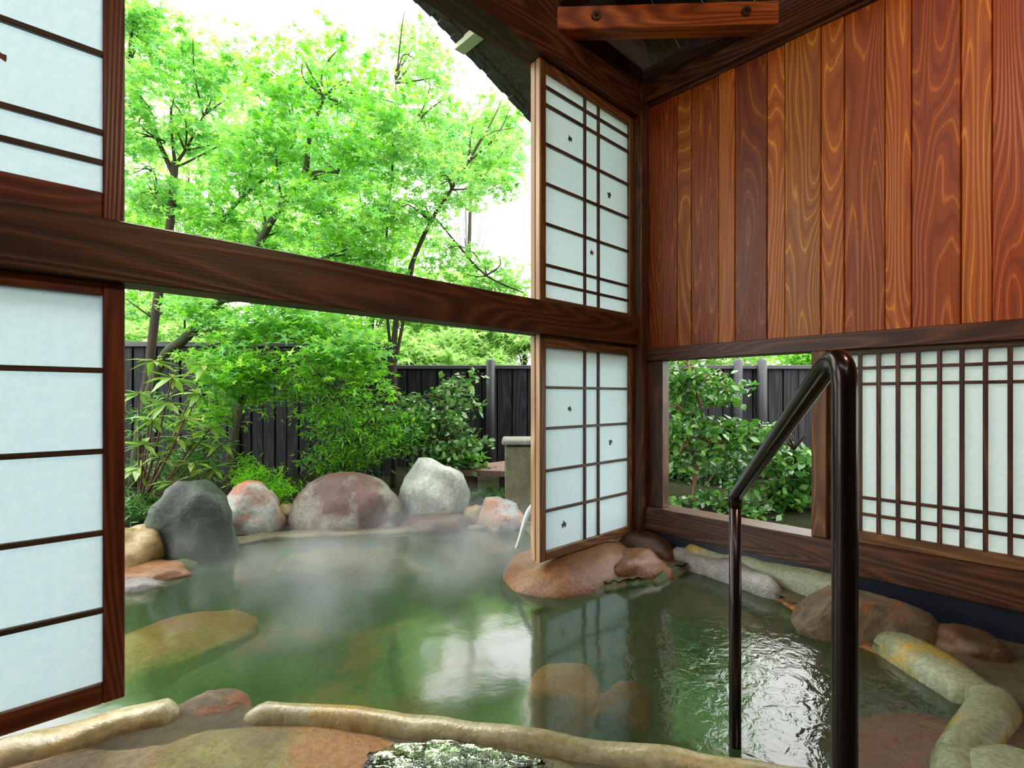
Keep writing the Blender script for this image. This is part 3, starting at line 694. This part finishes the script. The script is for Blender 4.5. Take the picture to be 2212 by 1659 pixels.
def foliage(parent, data, tmpl, pal, mat, seed, singles=0):
    r = np.random.default_rng(seed); pos, u, v, n_, s = data; N = len(pos)
    loc = np.array(parent.location); cols = leaf_cols(N, pal, r)
    sing = np.zeros(N, bool)
    if singles:
        d = pos - CAMP; dep = d @ np.array(FW); px = W / 2 + F * (d @ np.array(RT)) / dep; py = HOR - F * d[:, 2] / dep
        vis = (px > 275) & (px < 1770) & (py > 0) & (py < 1600)
        o_ = np.where(vis, s / dep, 0); k = np.argsort(-o_)[:singles]; sing[k] = True
        variants = []
        for q in range(5):
            one = (np.zeros((1, 3)), np.array([[1., 0, 0]]), np.array([[0, 1., 0]]), np.array([[0, 0, 1.]]), np.array([1.]))
            me = leaf_mesh('leaf', one, tmpl, leaf_cols(1, pal, r)); me.materials.append(mat); variants.append(me)
        for i in k:
            o = bpy.data.objects.new('leaf', variants[int(i) % 5]); sc.collection.objects.link(o); o.parent = parent
            M = Matrix(((u[i][0], v[i][0], n_[i][0]), (u[i][1], v[i][1], n_[i][1]), (u[i][2], v[i][2], n_[i][2])))
            o.location = pos[i] - loc; o.rotation_euler = M.to_euler(); o.scale = (s[i],) * 3
    keep = ~sing
    if keep.sum() > 0:
        dd = (pos[keep] - loc, u[keep], v[keep], n_[keep], s[keep])
        o = link('foliage', leaf_mesh('foliage', dd, tmpl, cols[keep]), parent, mat); o['kind'] = 'stuff'
def ell(px, py, s, rpx, rpy, rd, w=1.0):
    """an ellipsoid of foliage: radii given as the size it has at distance s"""
    a = rpx * s / F; b = rpy * s / F
    return (tuple(P(px, py, s)), (max(a, rd) * .85 if False else a, a * .5 + rd * .5, b), w)
def plant(name, base, label, cat, trunk, tr, blobs, size, n, pal, seed, tmpl=MAPLE5, mat=None, bark=None, twig=True, spray=.13, tilt=.45, singles=0, drop=.25, branches=(), group=None, trunk_name='trunk', clump=16):
    b0 = Vector(base); b0.z = .05
    o = thing(name, b0, label, cat, group); bark = bark or barkM
    tpts = []
    if trunk:
        pts = [P(*q) for q in trunk]; tpts += pts; tk = tube(trunk_name, pts, tr, bark, o, 10, 5, .12, seed)
    for pts, rr in branches:
        pp = [P(*q) for q in pts]; tpts += pp; bo = tube('branch', pp, rr, bark, o, 8, 4, .12, seed + 1); bo.parent = tk
    if twig:
        V = []; Fc = []; rr = random.Random(seed)
        for c, rad, w in blobs:
            cands = [t for t in tpts if t.z < c[2] + .1] or tpts
            if not cands: continue
            q = min(cands, key=lambda t: (t - Vector(c)).length)
            for k in range(3):
                e = Vector(c) + Vector((rr.uniform(-.7, .7) * rad[0], rr.uniform(-.7, .7) * rad[1], rr.uniform(-.3, .8) * rad[2]))
                m = (q + e) / 2 + Vector((rr.uniform(-.1, .1), rr.uniform(-.1, .1), rr.uniform(-.02, .15)))
                pts, rads = smooth_path([q, m, e], [.011, .007, .003], 3)
                v_, f_ = tube_data(pts, rads, 5); n0 = len(V); V += [x - b0 for x in v_]; Fc += [tuple(i + n0 for i in f) for f in f_]
        if V: tw = link('twigs', mesh_of('twigs', V, Fc, True), o, bark); tw['kind'] = 'stuff'
    foliage(o, place_leaves(blobs, size, n, seed, spray, tilt, .35, drop, clump), tmpl, pal, mat or leafM, seed, singles)
    return o
YG = [(.33, .62, .08), (.25, .55, .07), (.46, .70, .17), (.18, .46, .06)]
BG = [(.20, .50, .18), (.28, .60, .24), (.44, .68, .36), (.15, .42, .11)]
DG = [(.05, .16, .03), (.09, .24, .03), (.14, .32, .05), (.06, .19, .05)]
BRT = [(.20, .56, .02), (.34, .68, .04), (.14, .44, .02)]
PALE = [(.42, .64, .20), (.56, .72, .32), (.34, .56, .18)]
# the three maples
plant('maple_tree', P(286, 1060, 5.0), 'slender maple forking beside the left paper screens', 'tree',
      [(284, 1090, 5.0), (300, 940, 5.0), (322, 800, 5.0), (334, 690, 5.0), (352, 580, 5.0), (368, 480, 5.0), (378, 350, 5.0)], [.05, .045, .042, .04, .04, .038, .032],
      [ell(340, 90, 4.9, 90, 90, .5), ell(300, 220, 4.7, 60, 110, .5, .9), ell(440, 170, 5.0, 110, 70, .5, .8), ell(420, 280, 5.0, 80, 50, .4, .6), ell(320, 420, 5.1, 70, 50, .4, .7), ell(300, 320, 5.0, 40, 40, .4, .4),
       ell(420, 440, 5.2, 90, 40, .4, .6), ell(330, 660, 5.3, 70, 35, .4, .4), ell(290, 20, 4.8, 50, 60, .4, .7)], .055, 1000, YG + BG, 11, singles=90,
      branches=(([(374, 375, 5.0), (340, 300, 4.95), (305, 215, 4.9), (279, 135, 4.8), (292, 20, 4.8)], [.026, .02, .017, .014, .008]),
                ([(378, 352, 5.0), (372, 300, 5.0), (368, 230, 5.05)], [.018, .012, .006]), ([(378, 356, 5.0), (400, 325, 5.0), (440, 250, 5.1), (480, 170, 5.2)], [.018, .013, .009, .005]),
                ([(380, 362, 5.0), (425, 340, 5.0), (480, 312, 5.0)], [.012, .009, .004]), ([(366, 460, 5.0), (340, 430, 5.0), (320, 400, 4.9)], [.012, .008, .004])))
plant('maple_tree', P(300, 1040, 4.6), 'leaning maple with mossy trunk crossing behind the crossbeam', 'tree',
      [(288, 1050, 4.7), (310, 900, 4.7), (350, 778, 4.7), (400, 730, 4.7), (470, 655, 4.7), (520, 600, 4.7), (565, 515, 4.7), (610, 440, 4.7), (658, 375, 4.7), (668, 300, 4.7), (700, 210, 4.7)],
      [.045, .045, .045, .045, .042, .038, .036, .032, .028, .02, .011],
      [ell(620, 200, 4.6, 110, 90, .5), ell(720, 330, 4.6, 110, 90, .5), ell(560, 330, 4.8, 90, 90, .5), ell(720, 450, 4.7, 130, 80, .5, 1.2), ell(600, 540, 4.9, 100, 50, .4, .8), ell(780, 540, 4.7, 80, 50, .4, .8),
       ell(480, 480, 4.9, 90, 60, .4, .8), ell(510, 390, 5.0, 70, 50, .4, .5), ell(700, 130, 4.9, 110, 50, .5, .6), ell(830, 240, 5.0, 90, 70, .5, .9), ell(520, 130, 5.1, 80, 50, .4, .5),
       ell(640, 690, 4.5, 130, 50, .4, 1.2), ell(740, 750, 4.4, 90, 50, .4, 1.1), ell(520, 700, 4.6, 80, 40, .4, .7), ell(510, 800, 4.4, 60, 60, .3, .8), ell(840, 620, 4.8, 90, 40, .4, .6), ell(430, 660, 4.7, 60, 30, .3, .4)],
      .055, 1150, YG + BG + BRT, 22, bark=barkG, singles=200,
      branches=(([(475, 650, 4.7), (540, 640, 4.6), (620, 600, 4.6), (690, 560, 4.6)], [.026, .022, .016, .008]), ([(610, 440, 4.7), (600, 380, 4.7), (595, 310, 4.7)], [.015, .012, .006]),
                ([(640, 400, 4.7), (680, 372, 4.6), (730, 374, 4.6)], [.018, .014, .006]), ([(575, 500, 4.7), (572, 470, 4.7), (560, 430, 4.7)], [.014, .01, .005]),
                ([(470, 490, 5.0), (520, 430, 5.0), (600, 360, 5.0), (640, 300, 5.0)], [.02, .017, .012, .007])))
plant('maple_tree', P(852, 1040, 5.0), 'thin many stemmed maple behind the pale grey boulder', 'tree',
      [(848, 1060, 5.0), (852, 900, 5.0), (850, 780, 5.0), (858, 680, 5.0), (890, 570, 5.0), (930, 480, 5.0), (975, 410, 5.0), (1012, 350, 5.0)], [.038, .035, .032, .026, .022, .02, .015, .008],
      [ell(860, 330, 5.0, 80, 80, .5), ell(930, 270, 5.3, 80, 90, .5, .9), ell(960, 400, 5.1, 90, 60, .5, .8), ell(1060, 330, 5.4, 70, 70, .5, .9), ell(1090, 250, 5.6, 60, 40, .5, .6), ell(880, 460, 5.0, 80, 60, .5, .9), ell(1070, 400, 5.3, 60, 15, .4, .3),
       ell(1080, 600, 5.4, 80, 50, .4, .9), ell(980, 560, 5.3, 70, 50, .4, .7), ell(920, 160, 5.5, 70, 50, .5, .7), ell(890, 90, 5.6, 60, 40, .5, .5)], .055, 950, YG + BG + PALE, 33, singles=80,
      branches=(([(850, 790, 5.0), (838, 700, 5.0), (832, 560, 5.0), (850, 330, 5.0), (855, 180, 5.2)], [.018, .015, .012, .010, .005]), ([(852, 790, 5.0), (872, 690, 5.0), (895, 560, 5.0)], [.02, .016, .01]),
                ([(938, 468, 5.0), (990, 530, 5.1), (1050, 595, 5.1), (1130, 632, 5.2)], [.009, .011, .010, .006])))
# more trees beyond the fence
bt = [(330, 560, 8.5, 160, 170, YG), (560, 420, 9.5, 190, 190, PALE), (800, 560, 8.5, 170, 130, YG), (960, 670, 9.0, 170, 80, PALE), (720, 290, 9.5, 190, 150, BG),
      (1130, 700, 8.2, 130, 55, PALE), (400, 230, 10, 190, 170, PALE), (1010, 320, 10.5, 130, 60, BG), (1500, 690, 8.5, 160, 110, PALE), (1800, 760, 9, 130, 50, YG), (400, 740, 7.5, 170, 60, PALE), (700, 735, 7.5, 150, 50, YG), (960, 760, 7.8, 130, 35, PALE), (1490, 500, 8.0, 85, 200, BG)]
tl = ['tree beyond the fence behind the left maple', 'tall pale green tree behind the leaning maple', 'yellow green tree beyond the fence behind the crossbeam', 'pale feathery tree above the grey fence',
      'blue green tree top behind the leaning maple crown', 'pale tree beyond the fence next to the right paper screen', 'pale tall tree at the upper left of the sky', 'airy tree with sky gaps beside the roof edge',
      'pale tree seen above the fence through the side opening', 'yellow green tree above the fence behind the handrail', 'low pale bush showing above the black fence at the left', 'low yellow green bush above the black fence below the crossbeam', 'low pale bush above the grey fence left of its round post', 'tall airy tree above the fence seen through the side opening']
for i, ((px, py, s, rx, ry, pal), lb) in enumerate(zip(bt, tl)):
    bl = [ell(px + dx * rx, py + dy * ry, s + dz, rx * .5, ry * .5, .8) for dx, dy, dz in ((-.5, -.3, 0), (.5, -.2, .4), (0, .3, -.3), (-.4, .6, .2), (.5, .6, 0), (0, -.7, .2))]
    plant('maple_tree', P(px, 900, s), lb, 'tree', [(px - 10, 960, s), (px, (960 + py) / 2, s), (px + 10, py, s)], [.06, .05, .02], bl, .11, 620, pal, 100 + i, spray=.28, tilt=.6, group='trees beyond the fence')
# shrubs
plant('bamboo_shrub', P(760, 1040, 4.6), 'feathery bright green shrub behind the red brown boulder', 'shrub', [(740, 1050, 4.6), (745, 960, 4.6), (740, 880, 4.6)], [.012, .01, .006],
      [ell(700, 870, 4.6, 100, 55, .3), ell(780, 920, 4.6, 110, 60, .35, 1.2), ell(740, 990, 4.6, 90, 45, .3), ell(860, 930, 4.5, 60, 50, .3, .8), ell(660, 820, 4.7, 60, 40, .3, .5)], .055, 1500, BRT + DG, 41, tmpl=(LANCE[0] * np.array([.75, 1, 1]), LANCE[1]), spray=.10, tilt=.9, singles=120)
plant('maple_bush', P(500, 1050, 4.4), 'young bright green maple with a grey trunk beside the fence gap', 'shrub', [(498, 1060, 4.4), (497, 990, 4.4), (508, 930, 4.4), (518, 880, 4.4), (530, 810, 4.5)], [.034, .034, .032, .028, .014],
      [ell(520, 830, 4.4, 70, 50, .3), ell(480, 770, 4.5, 70, 40, .3, .8), ell(560, 780, 4.4, 60, 40, .3, .9), ell(470, 900, 4.4, 50, 40, .3, .5), ell(720, 790, 4.4, 90, 30, .3, 1), ell(800, 800, 4.5, 40, 50, .3, .6)], .05, 560, BRT + YG, 43, singles=120, bark=plain('grey_bark', (.12, .10, .085), .75, spec=.2, bumps=.6))
plant('fern_clump', P(560, 1060, 4.1), 'low bright green fern behind the grey pink boulder', 'fern', None, None, [ell(550, 1020, 4.1, 55, 28, .2), ell(600, 1050, 4.1, 45, 25, .2), ell(520, 1010, 4.2, 30, 25, .2, .5)], .05, 520, BRT, 45, tmpl=(LANCE[0] * np.array([.7, 1, 1]), LANCE[1]), spray=.08, tilt=.7, singles=60, twig=False)
plant('broadleaf_shrub', P(950, 1040, 4.8), 'airy dark green shrub above the pale grey boulder', 'shrub', [(950, 1050, 4.8), (955, 960, 4.8), (975, 870, 4.8), (985, 810, 4.8)], [.012, .011, .008, .005],
      [ell(900, 890, 4.8, 50, 45, .25, .8), ell(960, 900, 4.8, 60, 60, .3), ell(990, 840, 4.9, 40, 40, .25, .6), ell(960, 980, 4.7, 60, 35, .3, 1), ell(1010, 970, 4.7, 40, 30, .2, .7), ell(870, 960, 4.7, 40, 40, .2, .6)], .06, 560, DG + [(.2, .28, .12)], 47, tmpl=OVAL, mat=leafD, spray=.12, tilt=.8, singles=120)
plant('lily_clump', P(1020, 1010, 4.6), 'small bright green tuft at the end of the stone bench', 'plant', None, None, [ell(1032, 985, 4.6, 24, 14, .1)], .07, 60, BRT, 49, tmpl=(LANCE[0] * np.array([.8, 1, 1]), LANCE[1]), spray=.05, tilt=.8, singles=30, twig=False)
plant('ground_cover', P(1050, 1075, 4.4), 'dark green ground cover below the stone bench', 'plant', None, None, [ell(1060, 1068, 4.45, 45, 14, .2)], .04, 300, DG, 50, spray=.06, tilt=.8, twig=False)
plant('ground_cover', P(300, 1100, 3.6), 'dark grassy plants at the foot of the slender maple', 'plant', None, None, [ell(300, 1090, 3.7, 50, 40, .2), ell(360, 1010, 4.2, 60, 40, .2, .8), ell(420, 980, 4.3, 60, 60, .3, .8), ell(340, 900, 4.5, 60, 60, .3, .7), ell(460, 860, 4.6, 40, 60, .3, .5)], .09, 480, DG, 51, tmpl=(LANCE[0] * np.array([.5, 1, 1]), LANCE[1]), mat=leafD, spray=.10, tilt=.9, singles=80, twig=False)
# rhododendron with large leaves: every leaf a part
stemD = plain('dark_reddish_stem', (.11, .05, .03), .7, bumps=.4)
rh = thing('rhododendron', (*xy(330, 3.9), .05), 'rhododendron with whorls of long narrow leaves beside the left door', 'shrub')
whorls = [(372, 815, 3.7), (330, 905, 3.8), (400, 905, 3.7), (345, 985, 3.8), (415, 1000, 3.8), (455, 925, 4.0), (300, 850, 3.9), (310, 960, 3.7), (430, 850, 4.0), (380, 945, 3.9), (460, 1010, 4.0), (360, 870, 3.75), (300, 1010, 3.9), (440, 790, 4.1), (380, 1040, 3.9), (480, 960, 4.1), (335, 780, 4.0), (420, 955, 4.0)]
bp = P(300, 1090, 3.9)
lv = []; rr = random.Random(4)
for pal_i in range(4):
    one = (np.zeros((1, 3)), np.array([[1., 0, 0]]), np.array([[0, 1., 0]]), np.array([[0, 0, 1.]]), np.array([1.]))
    me = leaf_mesh('leaf', one, LANCE, np.array([[(.12, .26, .03), (.20, .38, .05), (.28, .46, .10), (.35, .42, .12)][pal_i]])); me.materials.append(leafD); lv.append(me)
for wx, wy, ws in whorls:
    c = P(wx, wy, ws); tube('branch', [bp, (bp + c) / 2 + Vector((0, 0, -.05)), c], [.009, .007, .004], stemD, rh, 6, 3)
    for k in range(12):
        a = k / 12 * 6.283 + rr.uniform(-.3, .3); el = rr.uniform(-.7, .35)
        o = link('leaf', rr.choice(lv), rh); o.location = c - rh.location; o.rotation_euler = (el, rr.uniform(-.3, .3), a); q_ = rr.uniform(.14, .22); o.scale = (q_ * .8, q_, q_)
# plants seen through the side opening
plant('garden_shrub', P(1500, 1110, 4.3), 'leafy green shrub with a reddish forked stem through the side opening', 'shrub',
      [(1497, 1130, 4.3), (1500, 1050, 4.3), (1515, 960, 4.3), (1518, 900, 4.3), (1500, 830, 4.3), (1492, 770, 4.3)], [.016, .015, .013, .012, .010, .006],
      [ell(1460, 810, 4.3, 40, 45, .3), ell(1540, 840, 4.3, 70, 45, .3), ell(1460, 900, 4.3, 35, 60, .3, .9), ell(1560, 930, 4.2, 70, 30, .3, .9), ell(1620, 920, 4.2, 50, 20, .2, .5), ell(1450, 980, 4.3, 30, 35, .2, .5), ell(1545, 970, 4.2, 50, 20, .2, .4)],
      .065, 460, DG + [(.16, .36, .05)], 61, tmpl=OVAL, mat=leafD, bark=stemR, spray=.11, tilt=.8, singles=280, trunk_name='stem',
      branches=(([(1500, 1060, 4.3), (1490, 960, 4.3), (1480, 900, 4.3)], [.01, .008, .005]), ([(1518, 1055, 4.3), (1545, 1020, 4.3), (1553, 990, 4.3)], [.006, .005, .004])))
plant('garden_shrub', P(1720, 1110, 4.0), 'dark green shrub with drooping leaves beside the lattice window', 'shrub',
      [(1725, 1130, 4.0), (1720, 1040, 4.0), (1715, 970, 4.0)], [.012, .01, .006], [ell(1700, 980, 4.0, 50, 25, .2, .8), ell(1730, 1040, 4.0, 35, 45, .2), ell(1690, 1060, 4.0, 30, 30, .2, .6), ell(1720, 1110, 4.0, 40, 20, .2, .6), ell(1800, 1020, 4.0, 60, 60, .3, .8)],
      .07, 380, DG, 63, tmpl=OVAL, mat=leafD, spray=.11, tilt=.7, singles=180, drop=.6, trunk_name='stem')
plant('ground_cover', P(1600, 1120, 3.9), 'glossy ground cover behind the sill beam', 'plant', None, None, [ell(1470, 1100, 4.0, 40, 20, .2, .5), ell(1570, 1080, 4.0, 50, 30, .2, .8), ell(1640, 1120, 3.8, 70, 25, .2, 1)], .06, 260, DG, 65, tmpl=OVAL, mat=leafD, spray=.10, tilt=.8, singles=120, twig=False)
# steam drifting over the far side of the pool
def steammat():
    n = NT('steam'); g = n('NewGeometry'); nz = n('TexNoise', i={'Vector': g.outputs['Position'], 'Scale': 2.6, 'Detail': 2.0})
    sp_ = n('SeparateXYZ', i={0: g.outputs['Position']})
    fall = n.ramp(sp_.outputs[2], [(.0, (1,) * 3), (.34, (0,) * 3)])
    d = n.math('MULTIPLY', n.ramp(nz.outputs[0], [(.40, (0,) * 3), (.70, (1,) * 3)]), fall); d = n.math('MULTIPLY', d, 1.1)
    v = n('VolumePrincipled', i={'Color': (.95, 1, 1, 1), 'Density': d}); n.l.new(v.outputs[0], n.out.inputs[1]); return n.m
me, c = box_me('steam', (.5, 1.95, .01), (2.55, 3.3, .40), 0); so = link('steam', me, None, steammat()); so.location = c
tag(so, 'faint steam drifting over the far half of the pool', 'steam', kind='stuff')
plant('garden_shrub', P(1600, 1060, 5.2), 'dense dark shrub low against the fence behind the handrail', 'shrub', None, None,
      [ell(1480, 1020, 5.3, 60, 45, .3), ell(1590, 1010, 5.3, 70, 50, .3), ell(1700, 1000, 5.3, 60, 50, .3), ell(1440, 960, 5.4, 50, 60, .3)], .07, 520, [(.02, .07, .012), (.04, .11, .02), (.03, .09, .03)], 71, tmpl=OVAL, mat=leafD, spray=.11, tilt=.8, drop=.5, twig=False)
# thin cable strung between the trees behind the screens
tag(tube('cable', [P(200, 738, 5.3), P(600, 742, 5.3), P(830, 748, 5.3)], .005, fenceC, None, 6, 2), 'thin dark cable strung above the black fence', 'cable')
